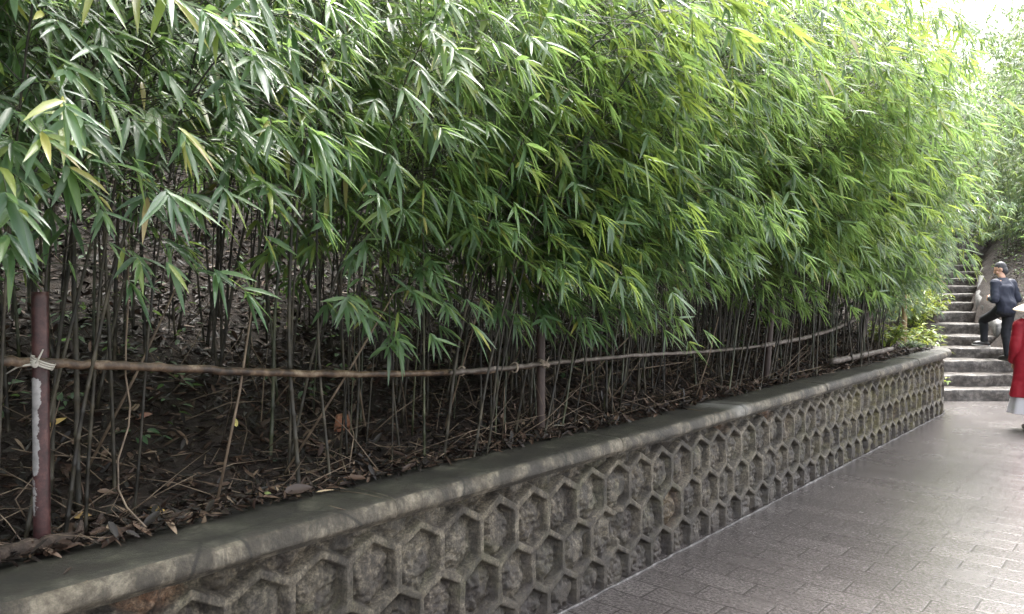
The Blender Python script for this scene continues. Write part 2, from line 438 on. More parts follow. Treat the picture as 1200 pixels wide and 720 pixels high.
# coping stones, each with a rounded nose and a small moulding below
PROF = [(2.70, .70), (2.70, .842), (2.60, .846), (2.50, .849), (2.40, .852), (2.366, .852), (2.345, .847), (2.332, .837), (2.325, .822), (2.322, .806), (2.322, .792), (2.330, .779), (2.346, .771), (2.366, .768), (2.371, .754), (2.388, .745), (2.45, .744), (2.45, .72)]
def coping(s0, s1, seed):
    n = max(4, int((s1 - s0) / .03)); rings = []; pale = []
    for i in range(n + 1):
        s = s0 + (s1 - s0) * i / n; ring = []
        cz = (seed % 3 - 1) * .0022
        edge = min(s - s0, s1 - s)
        for j, (q, z) in enumerate(PROF):
            w_ = float(fbm(s * 9, j * .8, 90, 3)) * .012 + float(fbm(s * 1.2, 0.3, 95, 2)) * .016
            k = 1 if j not in (0, 16, 15) else 0
            rd = .006 * max(0, 1 - edge / .02) if 3 < j < 13 else 0
            qq = q + (w_ + rd) * k; zz = z + (float(fbm(s * 8, j * .9 + 7, 97, 3)) * .008 + cz - rd * .5) * k
            p = wallpt(s, qq); ring.append((p[0] - WO[0], p[1] - WO[1], zz))
            pale.append(max(0, 1 - abs(s - 5.15) / .22) * max(0, .5 + 1.6 * float(fbm(s * 11, j * .5, 99, 3))) if j < 12 else 0)
        rings.append(ring)
    b = MB(); b.rings(rings)
    me = b.mesh('coping_stone'); at = me.attributes.new('pale', 'FLOAT', 'POINT'); at.data.foreach_set('value', np.array(pale, np.float32))
    link('coping_stone', me, m_coping, wall)
cuts = [-1.0, .55, 1.99, 3.62, 5.20, 6.85, 8.4, 9.95, 11.4, 12.5, SE + 1.1]
for i, (a, b_) in enumerate(zip(cuts[:-1], cuts[1:])): coping(a + .002, b_ - .002, i)
# pale mortar squeezed out along the foot of the wall
b = MB(); pts = []; rad = []
for s in np.arange(-1, SE + .6, .035):
    p = wallpt(s, QW - .004 - .010 * (vn(s * 9, 0.0, 3)))
    pts.append((p[0] - WO[0], p[1] - WO[1], .002)); rad.append(.003 + .008 * float(vn(s * 14, 2.0, 5)))
b.tube(pts, rad, 5); b.build('foot_mortar', m_mortar, wall)

# ------------------------------------------------------------------ stone steps
stairs = tag(empty('stone_staircase', (7.2, 11.5, 0)), 'rough wet stone staircase climbing between bamboo beyond the curved wall end', 'stairs')
def rough_box(x0, x1, y0, y1, z0, z1, seed, amp=.034, skew=0.0, step=.07):
    """block with a worn, wavy top edge"""
    nx = max(3, int((x1 - x0) / step)); ny = max(3, int((y1 - y0) / step)); nz = 4
    b = MB(); rings = []
    prof = []
    for j in range(ny, -1, -1): prof.append((y0 + (y1 - y0) * j / ny, z1))
    prof[-1] = (y0 + .022, z1 - .002); prof.append((y0 + .004, z1 - .018))
    for j in range(1, nz + 1): prof.append((y0 + .012 * (j % 2), z1 - .02 - (z1 - z0 - .02) * j / nz))
    prof.append((y1, z0))
    for i in range(nx + 1):
        x = x0 + (x1 - x0) * i / nx; ring = []
        for j, (y, z) in enumerate(prof):
            last = (j == len(prof) - 1 or j == 0)
            dy = 0 if last else float(fbm(x * 3.2, j * .45, seed, 4)) * amp * 2.2
            dz = 0 if last else float(fbm(x * 3.6 + 5, j * .5 + 9, seed + 5, 4)) * amp * 1.3
            ring.append((x + skew * (y - y0) - 7.2, y + dy - 11.5, z + dz))
        rings.append(ring)
    return b.rings(rings)
for k in range(14):
    y0 = DK[k]; y1 = (DK[k + 1] if k < 13 else DK[k] + 1.0) + .06
    z0 = (HK[k - 1] if k else 0) - .05
    xl = XL(y0) - .15; xr = float(XR(y0)) + (0 if k > 6 else 0.0)
    rough_box(xl, xr, y0, y1, z0, HK[k], 200 + k * 7).build('step', m_step, stairs)
# landing under the far bamboo
rough_box(XL(20.4), XR(20.4), 20.35, 23, HK[-1] - .05, HK[-1] + .16, 321).build('step', m_step, stairs)
# sloping kerb stones beside the upper flight
def kerb(ya, yb, seed, dx=0.0):
    b = MB(); rings = []
    n = 9
    for i in range(n + 1):
        y = ya + (yb - ya) * i / n; x = float(XR(y)) + .02 + dx; z = float(zst(y))
        j = lambda a: float(fbm(y * 3, a, seed, 3)) * .07
        t = z + .20
        rings.append([(x - 7.2, y - 11.5, z - .3), (x + j(1) - 7.2, y - 11.5, t - .05 + j(2)), (x + .05 + j(3) - 7.2, y - 11.5, t + j(4)),
                      (x + .30 + j(5) - 7.2, y - 11.5, t + .02 + j(6)), (x + .36 + j(7) - 7.2, y - 11.5, t - .06), (x + .36 - 7.2, y - 11.5, z - .3)])
    b.rings(rings); b.build('kerb_stone', m_kerb, stairs)
for ya, yb, sd_ in ((13.3, 13.95, 3), (14.35, 15.5, 5), (15.53, 16.6, 9), (16.63, 17.7, 13)): kerb(ya, yb, sd_)

# ------------------------------------------------------------------ leaf litter, twigs, low undergrowth: uncountable
def scatter(n, s0, s1, q0, q1, pw=1.0):
    s = rng.uniform(s0, s1, n); q = q0 + (q1 - q0) * rng.uniform(0, 1, n) ** pw
    return s, q, DV[0] * s + MV[0] * q, DV[1] * s + MV[1] * q
def litter():
    s, q, X, Y = scatter(120000, -3, 12.4, 2.55, 9.0, 1.45)
    q2 = 2.605 + fbm(s * 2.5, s * 0, 71, 4) * .12                      # ragged edge over the coping
    ok = q > q2
    s2 = rng.uniform(12.5, 22, 5000); X2 = rng.uniform(4, 16, 5000); Y2 = rng.uniform(11.8, 22, 5000)
    X2 = np.concatenate([X2, XR(np.linspace(11.8, 18, 7000)) + .25 + 3.5 * rng.random(7000)]); Y2 = np.concatenate([Y2, np.linspace(11.8, 18, 7000)])
    corr = (X2 < XL(Y2) - .1) | (X2 > XR(Y2) + .3)
    X = np.concatenate([X[ok], X2[corr]]); Y = np.concatenate([Y[ok], Y2[corr]])
    Z = ground(X, Y); k = Z > -.5; X, Y, Z = X[k], Y[k], Z[k]
    qq = X * MV[0] + Y * MV[1]
    N = len(X); Z = np.maximum(Z, np.where(qq < 2.72, .850, -9)) + rng.uniform(.004, .035, N) 
    a = rng.uniform(0, 2 * pi, N); tilt = rng.normal(0, .42, N)
    d = np.stack([np.cos(a), np.sin(a), np.tan(tilt)], -1)
    up = unit(np.stack([rng.normal(0, .45, N), rng.normal(0, .45, N), np.ones(N)], -1))
    L = rng.uniform(.018, .085, N) * np.where(rng.random(N) < .06, 1.5, 1); W = L * rng.uniform(.12, .36, N)
    return leaf_mesh('leaf_litter', np.stack([X, Y, Z], -1) - d * L[:, None] * .5, d, up, L, W, rng.normal(0, .12, N), .22)
o = link('leaf_litter', litter(), m_litter); o['kind'] = 'stuff'; tag(o, 'dark wet carpet of fallen bamboo leaves over the planted bank', 'leaf litter')

b = MB()
s, q, X, Y = scatter(2600, -2.5, 12.3, 2.68, 7.5, 1.5); Z = ground(X, Y)
for x, y, z, qv in zip(X, Y, Z, q):
    if z < 0: continue
    a = random.uniform(0, 2 * pi); L = random.uniform(.12, .55); el = abs(random.gauss(0, .45))
    d = Vector((cos(a) * cos(el), sin(a) * cos(el), sin(el))); p = Vector((x, y, z + .01))
    r = random.uniform(.0015, .004)
    b.tube([p, p + d * L * .5 + Vector((random.gauss(0, .02), random.gauss(0, .02), random.gauss(0, .02))), p + d * L], [r, r * .8, r * .4], 4)
o = b.build('fallen_twigs', m_cane); o['kind'] = 'stuff'; tag(o, 'tangle of thin dry twigs lying between the bamboo stems', 'twigs')

def undergrowth():
    n = 1100; s, q, X, Y = scatter(n, -2.5, 12, 3.3, 9, 1.0)
    Y = np.concatenate([Y, rng.uniform(12, 18, 260)]); X = np.concatenate([X, XR(Y[n:]) + .4 + 2.5 * rng.random(260)]); Z = ground(X, Y)
    pos = []; dr = []; up = []; L = []
    for x, y, z in zip(X, Y, Z):
        if z < 0: continue
        h = random.uniform(.05, .45)
        for k in range(random.randint(5, 14)):
            a = random.uniform(0, 2 * pi); rr = random.uniform(0, .12)
            pos.append((x + cos(a) * rr, y + sin(a) * rr, z + random.uniform(.02, h))); dr.append((cos(a), sin(a), random.uniform(-.5, .3)))
            up.append((random.gauss(0, .3), random.gauss(0, .3), 1)); L.append(random.uniform(.025, .06))
    L = np.array(L); return leaf_mesh('undergrowth', pos, dr, up, L, L * .5, .2 * np.ones(len(L)), .1)
o = link('undergrowth', undergrowth(), m_dark_leaf); o['kind'] = 'stuff'; tag(o, 'small glossy leaves of ground cover on the slope behind the stems', 'ground cover')

# ------------------------------------------------------------------ bamboo
class Clump: pass
def make_clump(seed, nculm=3, hgt=(3.2, 4.4), lean=1.0, low=.80, leafscale=1.0, dens=1.0, rad=(.006, .011), spread=.16):
    """a clump rooted at the origin, its culms arching towards local +x; returns culm meshes and one foliage mesh"""
    r = random.Random(seed); C = Clump(); C.culms = []; S_ = spread
    pos = []; dr = []; up = []; L = []; W = []; dp = []
    down = Vector((0, 0, -1))
    for c in range(nculm):
        p = Vector((r.uniform(-spread, spread), r.uniform(-spread, spread), -.06))
        H = r.uniform(*hgt); th = r.uniform(-.10, .22) * lean; az = r.gauss(0, .75)
        kk = r.uniform(.55, 1.15) * lean; nseg = 26; pts = [p.copy()]; dirs = []
        wob = r.uniform(0, 6.28)
        for i in range(nseg):
            t = i / nseg
            a = th + kk * t ** 2.2 + .025 * sin(wob + i * .9)
            d = Vector((sin(a) * cos(az), sin(a) * sin(az), cos(a))); dirs.append(d)
            p = p + d * (H / nseg); pts.append(p.copy())
        R0 = r.uniform(*rad)
        b = MB(); P_ = []; Rr = []
        for i, q_ in enumerate(pts):
            rr = R0 * (1 - .8 * i / nseg)
            P_.append(q_); Rr.append(rr)
            if i < nseg - 2:      # node ring above each joint
                d = (pts[i + 1] - q_); f_ = .10
                P_.append(q_ + d * (.85)); Rr.append(rr * .97); P_.append(q_ + d * .93); Rr.append(rr * 1.28)
        b.tube(P_, Rr, 6)
        # branches
        for i in range(2, nseg):
            z = pts[i].z; t = i / nseg
            if z < low: continue
            nb = r.choice((1, 2, 2, 3)) if t > .32 else r.choice((2, 2, 3))
            if r.random() > dens: nb -= 1
            for _ in range(nb):
                a = r.gauss(0, 1.25); out = Vector((cos(a), sin(a), 0))
                bl = r.uniform(.25, .85) * (1.15 - .45 * t)
                bd = (out * .8 + dirs[i - 1] * .75).normalized(); bp = pts[i] + Vector((0, 0, r.uniform(-.06, .06)))
                bpts = [bp.copy()]; ns = 4
                for j in range(ns):
                    bd = (bd + down * (.13 + .12 * j) + Vector((.09, 0, 0))).normalized(); bp = bp + bd * bl / ns; bpts.append(bp.copy())
                b.tube(bpts, [R0 * .28, R0 * .22, R0 * .18, R0 * .14, R0 * .10], 3, cap=False)
                spots = [(bpts[4], bd, r.randint(6, 9)), (bpts[2].lerp(bpts[3], .5), (bpts[3] - bpts[2]).normalized(), r.randint(1, 4))]
                for (cp, cdir, nl) in spots:
                    ax = (cdir * .62 + Vector((.16, 0, -.52))).normalized()
                    sd_ = ax.cross(Vector((0, 0, 1)));
                    if sd_.length < .05: sd_ = Vector((0, 1, 0))
                    sd_.normalize(); nn = sd_.cross(ax).normalized()
                    for m in range(nl):
                        f_ = (m + .5) / nl * 2 - 1 + r.gauss(0, .12)
                        ang = f_ * r.uniform(.75, 1.35)
                        e = r.gauss(.08, .34)
                        d = (ax * cos(ang) + sd_ * sin(ang) + nn * e).normalized()
                        u = (nn + sd_ * r.gauss(0, .35) + Vector((.55, 0, .25))).normalized()
                        l = r.uniform(.075, .172) * leafscale * (1 - .22 * abs(f_))
                        pos.append(cp - ax * r.uniform(0, .035)); dr.append(d); up.append(u); L.append(l); W.append(l * r.uniform(.125, .175)); dp.append(r.uniform(.05, .34))
        C.culms.append(b.mesh('culm'))
    C.fol = leaf_mesh('foliage', pos, dr, up, L, W, dp)
    C.n = len(pos)
    return C
for m_ in (): pass
FRONT = [make_clump(100 + i, 5, (2.1, 3.0), 1.15, .52 + .08 * (i % 4), dens=.85, rad=(.0035, .0085), spread=.24) for i in range(10)]
HIGH = [make_clump(1500 + i, 6, (2.2, 3.1), 1.1, .74 + .07 * (i % 4), dens=.6, rad=(.004, .0095), spread=.24) for i in range(7)]
LOFTY = [make_clump(1700 + i, 5, (2.3, 3.2), 1.0, .86 + .06 * (i % 3), dens=.75, rad=(.0045, .0105), spread=.22) for i in range(6)]
FRESH = [make_clump(900 + i, 5, (2.2, 3.2), 1.1, .75 + .07 * (i % 4), dens=.85, rad=(.0035, .0085), spread=.24) for i in range(6)]
BACK = [make_clump(300 + i, 3, (2.9, 4.0), .8, .85 + .1 * (i % 3), dens=.65) for i in range(5)]
BFRESH = [make_clump(350 + i, 3, (2.9, 4.0), .8, .85 + .1 * (i % 3), dens=.65) for i in range(4)]
FAR = [make_clump(500 + i, 5, (2.8, 4.6), 1.1, .12, 1.0, spread=.35) for i in range(5)]
FAR2 = [make_clump(600 + i, 4, (3.6, 5.0), .9, .35, 1.0, spread=.3) for i in range(3)]
for grp, ml, mc in ((FRONT, m_leaf, m_culm), (LOFTY, m_leaf, m_culm), (HIGH, m_leaf, m_culm), (FRESH, m_leaf_young, m_culm), (BFRESH, m_leaf_young, m_culm), (BACK, m_leaf, m_culm), (FAR, m_leaf_young, m_gculm), (FAR2, m_leaf, m_gculm)):
    for C in grp:
        for me in C.culms: me.materials.append(m_culm_green if mc is m_culm and random.random() < .14 else mc); me.polygons.foreach_set('use_smooth', [True] * len(me.polygons))
        C.fol.materials.append(ml); C.fol.polygons.foreach_set('use_smooth', [True] * len(C.fol.polygons))
print('leaves per clump', FRONT[0].n, BACK[0].n, FAR[0].n)
def place_clump(C, x, y, rz, sc_, label, group, name='bamboo_clump', z=None, tilt=0.0):
    z = float(ground(x, y)) if z is None else z
    o = bpy.data.objects.new(name, None); col.objects.link(o); o.empty_display_size = .1
    o.location = (x, y, z - .02); o.rotation_euler = (0, tilt, rz); o.scale = (sc_,) * 3
    for me in C.culms:
        c = bpy.data.objects.new('culm', me); col.objects.link(c); c.parent = o
    f = bpy.data.objects.new('foliage', C.fol); col.objects.link(f); f.parent = o
    tag(o, label, 'bamboo', group); return o
FRZ = math.atan2(-MV[1], -MV[0])
zones = [(-9, .85, 'bamboo clump with dark stems rooted before the peeling maroon post', 'bamboo clumps before the peeling post'),
         (.85, 3.47, 'bamboo clump rooted between the peeling maroon post and the middle brown post', 'bamboo clumps between the peeling post and the middle post'),
         (3.47, 6.92, 'bamboo clump of thin dark stems rooted between the middle brown post and third post', 'bamboo clumps between the middle post and the third post'),
         (6.92, 9.9, 'bamboo clump rooted between the third post and the leaning end post', 'bamboo clumps between the third post and the leaning post'),
         (9.9, 99, 'bamboo clump rooted beyond the leaning post near the curved wall end', 'bamboo clumps at the curved wall end')]
zback = [(-9, 3.47, 'bamboo clump standing further up the litter slope behind the thick rail', 'bamboo clumps up the slope behind the thick rail'),
         (3.47, 99, 'bamboo clump standing further up the slope behind the thin grey rail', 'bamboo clumps up the slope behind the thin rail')]
def zone(s, Z):
    for a, b_, l, g in Z:
        if a <= s < b_: return l, g
pts_used = []
def far_enough(s, q, d):
    return all((s - a) ** 2 + (q - c) ** 2 > d * d for a, c in pts_used)
cnt = 0; tries = 0
while cnt < 138 and tries < 6000:
    tries += 1
    s = random.uniform(-2.2, 12.0); q = 2.84 + 1.5 * random.random() ** 1.4
    if s > 11 and q < 3.1: continue
    if not far_enough(s, q, .27): continue
    if 1.2 < s < 1.9 and q < 3.7: continue
    pts_used.append((s, q)); x, y = P(s, q); l, g = zone(s, zones)
    place_clump(random.choice(LOFTY if s < 1.8 else FRESH if random.random() < (.24 + .03 * max(s, 0) if s < 9 else .12) else (HIGH if s < 3.3 and random.random() < .55 else FRONT)), x, y, (lambda r_: r_ if s < 9.3 else min(r_, -.95 - .3 * (r_ + .45)))(FRZ + random.gauss(.25, .38)), (random.uniform(.85, 1.2) + .018 * max(s, 0)) * (.93 if s > 10.3 else 1), l, g); cnt += 1
cnt = 0; tries = 0
while cnt < 56 and tries < 6000:
    tries += 1
    s = random.uniform(-2.5, 12.5); q = 4.2 + 5.2 * random.random() ** 1.3
    if not far_enough(s, q, .42): continue
    pts_used.append((s, q)); x, y = P(s, q); l, g = zone(s, zback)
    place_clump(random.choice(BFRESH if random.random() < .5 else BACK), x, y, FRZ + random.gauss(0, .5), random.uniform(.85, 1.1) + .012 * max(s, 0), l, g); cnt += 1
# thin out the wall's end so that the steps stay open
for o in [o for o in col.objects if o.name.startswith('bamboo_clump')]:
    if math.hypot(o.location.x - 5.02, o.location.y - 10.11) < .06:
        for c_ in list(o.children): bpy.data.objects.remove(c_)
        bpy.data.objects.remove(o)
    elif min(math.hypot(o.location.x - 5.32, o.location.y - 10.94), math.hypot(o.location.x - 4.62, o.location.y - 9.85)) < .06: o.scale = (.92,) * 3; o.rotation_euler.z = -1.5
# one clump stands right behind the middle post and hangs lowest
x, y = P(3.62, 2.93)
TUFT = make_clump(777, 3, (1.75, 2.15), 1.5, .50, rad=(.004, .007), spread=.10)
for me in TUFT.culms: me.materials.append(m_culm)
TUFT.fol.materials.append(m_leaf)
place_clump(TUFT, x, y, FRZ + .35, 1.0, 'short bamboo clump drooping lowest, right over the middle brown post', None)
for i in range(38):
    s = -3.5 + 14.5 * (i + random.random()) / 38; q = random.uniform(7.2, 11.5) - .1 * s; x, y = P(s, q)
    place_clump(random.choice(FAR2), x, y, FRZ + random.gauss(0, .6), random.uniform(1.1, 1.5), 'dense bamboo clump high on the hill, seen only through the stems in front', 'bamboo clumps high on the hill')
# beyond the wall: both sides of the steps and the hill above them
def far_row(n, fx, ya, yb, rz, scl, label, group, pool):
    for i in range(n):
        y = ya + (yb - ya) * (i + random.uniform(.1, .9)) / n; x = fx(y)
        place_clump(random.choice(pool if random.random() < .55 else FAR2), x, y, rz + random.gauss(0, .4), random.uniform(*scl), label, group)
far_row(11, lambda y: float(XL(y)) - random.uniform(.55, 1.2), 12.4, 16.5, -.7, (.38, .62), 'leafy bright bamboo clump lining the steps on the wall side', 'bamboo clumps lining the steps', FAR)
far_row(18, lambda y: float(XL(y)) - random.uniform(2.1, 5.0), 12.8, 22, -.4, (1.05, 1.5), 'tall bright bamboo clump on the slope between hedge and steps', 'tall bamboo clumps above the steps', FAR)
far_row(30, lambda y: random.uniform(9.5, 18), 20.2, 26, -1.6, (1.1, 1.75), 'yellow green bamboo clump closing the top of the steps', 'bamboo clumps at the top of the steps', FAR)
far_row(11, lambda y: float(XR(y)) + random.uniform(1.1, 3.0), 15.8, 21, 2.9, (.9, 1.2), 'bamboo clump on the earth bank across the steps', 'bamboo clumps on the bank across the steps', FAR)
far_row(7, lambda y: float(XR(y)) + random.uniform(.5, 1.4), 16.2, 18.6, 2.9, (.55, .8), 'small bright bamboo clump on the bank just behind the kerb stones', 'small bamboo clumps behind the kerb stones', FAR)
far_row(12, lambda y: random.uniform(11.0, 15.0), 19.9, 22, -2.2, (.7, 1.0), 'low yellow green bamboo clump arching over the topmost steps', 'bamboo clumps arching over the topmost steps', FAR)
place_clump(FAR2[0], 10.3, 14.0, 2.7, .85, 'dark leafed bamboo clump hanging over the steps beside the climbing man', None)

# ------------------------------------------------------------------ fence posts and rails
def post(name, base, top, r, mat, label, peel=False, n=14, group=None):
    base = Vector(base); top = Vector(top); d = top - base; b = MB(); m = 40
    b.tube([base - d.normalized() * .15] + [base + d * i / m for i in range(m + 1)], [r] * (m + 2), n)
    b.v = [tuple(Vector(v) - base) for v in b.v]
    me = b.mesh(name); at = me.attributes.new('peel', 'FLOAT', 'POINT'); vals = []
    for v in me.vertices:
        p = 0
        if peel:
            z = v.co.z / d.length
            # flaking band on the side that faces the camera's left
            ang = math.atan2(v.co.y, v.co.x)
            k = cos(ang - R(246))
            if .29 < z < .655: p = max(0, k * 1.0 - .22 + .25 * (z > .56))
            elif .12 < z < .29: p = max(0, k * .95 - .40)
        vals.append(p)
    at.data.foreach_set('value', vals)
    o = link(name, me, mat); o.location = base
    return tag(o, label, 'post', group)
def onbed(px, py, z=.87):
    D = (CAM_H - z) * F / (py - HZ); return pix(px, py, D)
p1 = onbed(45, 641, .86)
post('fence_post', p1, pix(47, 342, p1.y), .0245, m_maroon, 'maroon painted metal post with flaking white patch, nearest fence post', True)
p2 = onbed(634, 503, .87)
post('fence_post', p2, pix(634, 385, p2.y), .025, m_bpost, 'plain brown pole standing under the lowest drooping bamboo tuft')
p3 = onbed(899, 441, .88)
post('fence_post', p3, pix(906, 338, p3.y), .028, m_bpost, 'dark slender post holding the thin grey rail midway along the bend')
p4 = pix(1007, 407, 9.35)
p4.z = float(ground(p4.x, p4.y))
post('fence_post', p4, pix(1017, 360, 9.4), .035, m_bpost, 'dark short post leaning at the far end of the thin grey rail')
def poly_pts(lst, n=10, wob=.006, seed=1):
    r = random.Random(seed); out = []
    for a, c in zip(lst[:-1], lst[1:]):
        for i in range(n): out.append(a.lerp(c, i / n) + Vector((r.gauss(0, wob), r.gauss(0, wob), r.gauss(0, wob))))
    out.append(lst[-1]); return out
def onq(px, py, q):
    t = (px - 600) / F; D = q / (.656 - .755 * t); return pix(px, py, D)
def rail(name, lst, r0, r1, mat, label, seed, node=6):
    pts = poly_pts(lst, 12, .0018, seed); b = MB(); n = len(pts)
    rr = []
    for i in range(n):
        r_ = r0 + (r1 - r0) * i / (n - 1); rr.append(r_ * (1.16 if i % node == 2 else 1) * (1 + .05 * sin(i * 2.1)))
    o0 = pts[0]; b.tube([p - o0 for p in pts], rr, 10); o = b.build(name, mat); o.location = o0
    return tag(o, label, 'rail'), o0
r1, o1 = rail('bamboo_rail', [onq(-60, 419, 2.66), onq(45, 425, 2.715), onq(160, 430, 2.735), onq(300, 437, 2.75), onq(430, 439, 2.76), onq(560, 436, 2.765), onq(622, 429, 2.765)], .0148, .0152, m_rail, 'thick orange brown bamboo pole tied across the peeling maroon post', 3)
r2, o2 = rail('bamboo_rail', [onq(528, 437, 2.728), onq(600, 431, 2.735), onq(634, 427, 2.752), onq(740, 417, 2.80), onq(830, 412, 2.82), onq(903, 405, 2.835)], .012, .012, m_grail, 'thin weathered pole running from the middle brown post to the third post', 5)
r3, o3 = rail('bamboo_rail', [onq(893, 405.5, 2.815), onq(940, 397, 2.85), onq(975, 387, 2.88), onq(1000, 376, 2.90), onq(1012, 366, 2.90), onq(1027, 364, 2.92)], .02, .018, m_grail, 'grey pole rising from the third post to the leaning end post', 7)
r4, o4 = rail('bamboo_rail', [onq(976, 424, 2.66), onq(1010, 417, 2.68), onq(1046, 409, 2.70)], .032, .028, m_grail, 'pale fallen pole lying low along the back of the coping', 9)
def tie(parent, origin, c, axis, r, turns, mat, tails=True, seed=0):
    """string wound round the pole (and post)"""
    rr = random.Random(seed); axis = Vector(axis).normalized(); u = axis.orthogonal().normalized(); v = axis.cross(u); b = MB(); pts = []
    for i in range(turns * 12 + 1):
        a = 2 * pi * i / 12
        pts.append(Vector(c) - origin + (u * cos(a) + v * sin(a)) * r + axis * (.007 * (i / 12 - turns / 2)))
    b.tube(pts, .0032, 5)
    if tails:
        p0 = Vector(c) - origin + Vector((.0, -r, .0))
        for dx, dz, ln in ((-.085, -.03, .11), (.03, .045, .06)):
            b.tube([p0, p0 + Vector((dx * .5, -.012, dz * .2)), p0 + Vector((dx, -.006, dz))], [.004, .0035, .002], 5)
        b.ell(p0, (.012, .010, .013), nu=8, nv=6)
    b.build('tie', mat, parent)
tie(r1, o1, onq(48, 425.5, 2.70), (.5, .2, 1), .036, 3, m_wstring, True, 1)
tie(r1, o1, onq(541, 435, 2.755), DV.tolist() + [0], .023, 2, m_string, False, 2)
tie(r1, o1, onq(603, 431, 2.752), DV.tolist() + [0], .027, 2, m_string, False, 3)
tie(r2, o2, onq(637, 426.5, 2.752), (.6, .3, .9), .036, 3, m_string, True, 4)
tie(r3, o3, onq(903, 405, 2.85), (.4, .2, .9), .045, 3, m_string, False, 5)

def on_bank(px, py, lift=0.0):
    for D in np.arange(1.6, 24, .01):
        p = pix(px, py, D); g_ = float(ground(p.x, p.y))
        if g_ > 0 and p.z <= max(g_, .85 if p.x * MV[0] + p.y * MV[1] < 2.72 else 0) + lift: return p
    return pix(px, py, 5)
# dead canes leaning across the stand
canes = [((560, 610), (612, 360)), ((722, 488), (694, 400)), ((660, 470), (765, 368)), ((680, 446), (800, 425)), ((585, 466), (640, 330)), ((815, 470), (842, 372)), ((250, 600), (300, 330)), ((95, 560), (210, 330)), ((330, 560), (470, 330)), ((430, 520), (395, 330)), ((520, 505), (575, 300))]
for i, (a, c) in enumerate(canes[1:]):
    A = on_bank(*a)
    B = pix(c[0], c[1], A.y + .15)
    b = MB(); b.tube([Vector((0, 0, 0)), (B - A) * .5 + Vector((.015, 0, .01)), B - A], [.006, .005, .0035], 6)
    o = b.build('dead_cane', m_cane); o.location = A
    tag(o, 'dry pale leafless cane leaning through the dark bamboo stems', 'cane', 'dry canes leaning through the stems')
# a hanging dry vine
b = MB(); V0 = pix(153, 250, 2.75)
vp = [pix(153, 250, 2.75), pix(151, 310, 2.74), pix(150, 360, 2.73), pix(147, 400, 2.72), pix(146, 440, 2.70), pix(151, 475, 2.68), pix(149, 500, 2.66), pix(136, 540, 2.62), pix(136, 575, 2.58), pix(146, 597, 2.56), pix(168, 620, 2.50)]
b.tube([p - V0 for p in vp], [.0035] * len(vp), 5); o = b.build('dry_vine', m_cane); o.location = V0
tag(o, 'thin pale dry vine dangling and curling onto the litter', 'vine')

# single fallen leaves and bits that stand out on the litter
def fallen(px, py, L, W, ang, colr, label, z=None, name='fallen_leaf', cat='leaf', tilt=.1, q=None, lift=.03):
    ray = on_bank(px, py, lift)
    d = (cos(ang), sin(ang), tilt)
    me = leaf_mesh(name, [(-d[0] * L / 2, -d[1] * L / 2, 0)], [d], [(0.1, -.35, 1)], [L], [W], [.10], .12)
    m_ = plain('%s_colour' % name, colr, .5, .4, .3, 40)
    o = link(name, me, m_); o.location = ray
    return tag(o, label, cat)
fallen(181, 600, .105, .030, -.45, (.36, .24, .075), 'long ochre leaf lying flat just behind the coping')
fallen(66, 500, .085, .045, .9, (.42, .27, .07), 'broad yellow leaf behind the flaking white paint of the post', tilt=.5)
fallen(50, 540, .10, .022, -.3, (.38, .27, .10), 'narrow yellow leaf passing behind the foot of the maroon post')
fallen(93, 607, .06, .040, .4, (.36, .24, .10), 'crumpled pale brown leaf beside the base of the maroon post')
fallen(168, 492, .08, .055, .2, (.20, .085, .055), 'broad reddish brown leaf propped among stems above the ochre leaf', tilt=.4)
fallen(275, 500, .06, .020, 2.0, (.52, .44, .16), 'small bright cream leaf standing among the thin stems', tilt=.9)
fallen(320, 541, .030, .022, .3, (.10, .16, .10), 'small round green leaf on dark litter beside a stem')
fallen(312, 580, .028, .020, .1, (.16, .19, .07), 'tiny olive leaf at the litter edge below a stem')
fallen(380, 577, .075, .011, .5, (.40, .31, .20), 'slim pale leaf hooked over the back edge of the coping')
fallen(272, 622, .042, .009, -.8, (.34, .28, .20), 'tiny straw leaf lying alone on the dark coping top', lift=.002)
fallen(655, 501, .10, .022, -.7, (.34, .33, .28), 'pale curled leaf beside the foot of the middle brown post', tilt=.2)
fallen(75, 401, .07, .03, .35, (.14, .32, .03), 'bright green leaf near the rail beside the maroon post', tilt=.3)
for i in range(26):
    s = random.uniform(.6, 10.5); q = random.uniform(2.40, 2.62); x, y = P(s, q); L = random.uniform(.015, .05); a = random.uniform(0, 6.28)
    me = leaf_mesh('fallen_leaf', [(0, 0, 0)], [(cos(a), sin(a), random.uniform(-.05, .12))], [(random.gauss(0, .2), random.gauss(0, .2), 1)], [L], [L * random.uniform(.15, .3)], [.1], .12)
    o = link('fallen_leaf', me, m_litter); o.location = (x, y, .857); tag(o, 'small brown leaf scrap blown onto the coping top', 'leaf', 'leaf scraps on the coping')
# broken brick
def brick():
    ray = on_bank(401, 499, .02)
    rr = random.Random(5); b = MB(); rings = []
    for j, z in enumerate((-.05, -.02, .02, .045, .052)):
        ring = []; k = (.9, 1, 1, .96, .78)[j]
        for i in range(16):
            a = 2 * pi * i / 16; m_ = max(abs(cos(a)), abs(sin(a)))
            ring.append((cos(a) / m_ * .040 * k * (1 + rr.gauss(0, .05)), sin(a) / m_ * .032 * k * (1 + rr.gauss(0, .05)), z + rr.gauss(0, .003)))
        rings.append(ring)
    b.rings(rings); o = b.build('brick_fragment', plain('orange_brick', (.23, .105, .062), .8, .3, .4, 50)); o.location = ray; o.rotation_euler = (.25, .12, .3)
    tag(o, 'broken orange brick lying in the litter below the thick rail', 'brick')
brick()
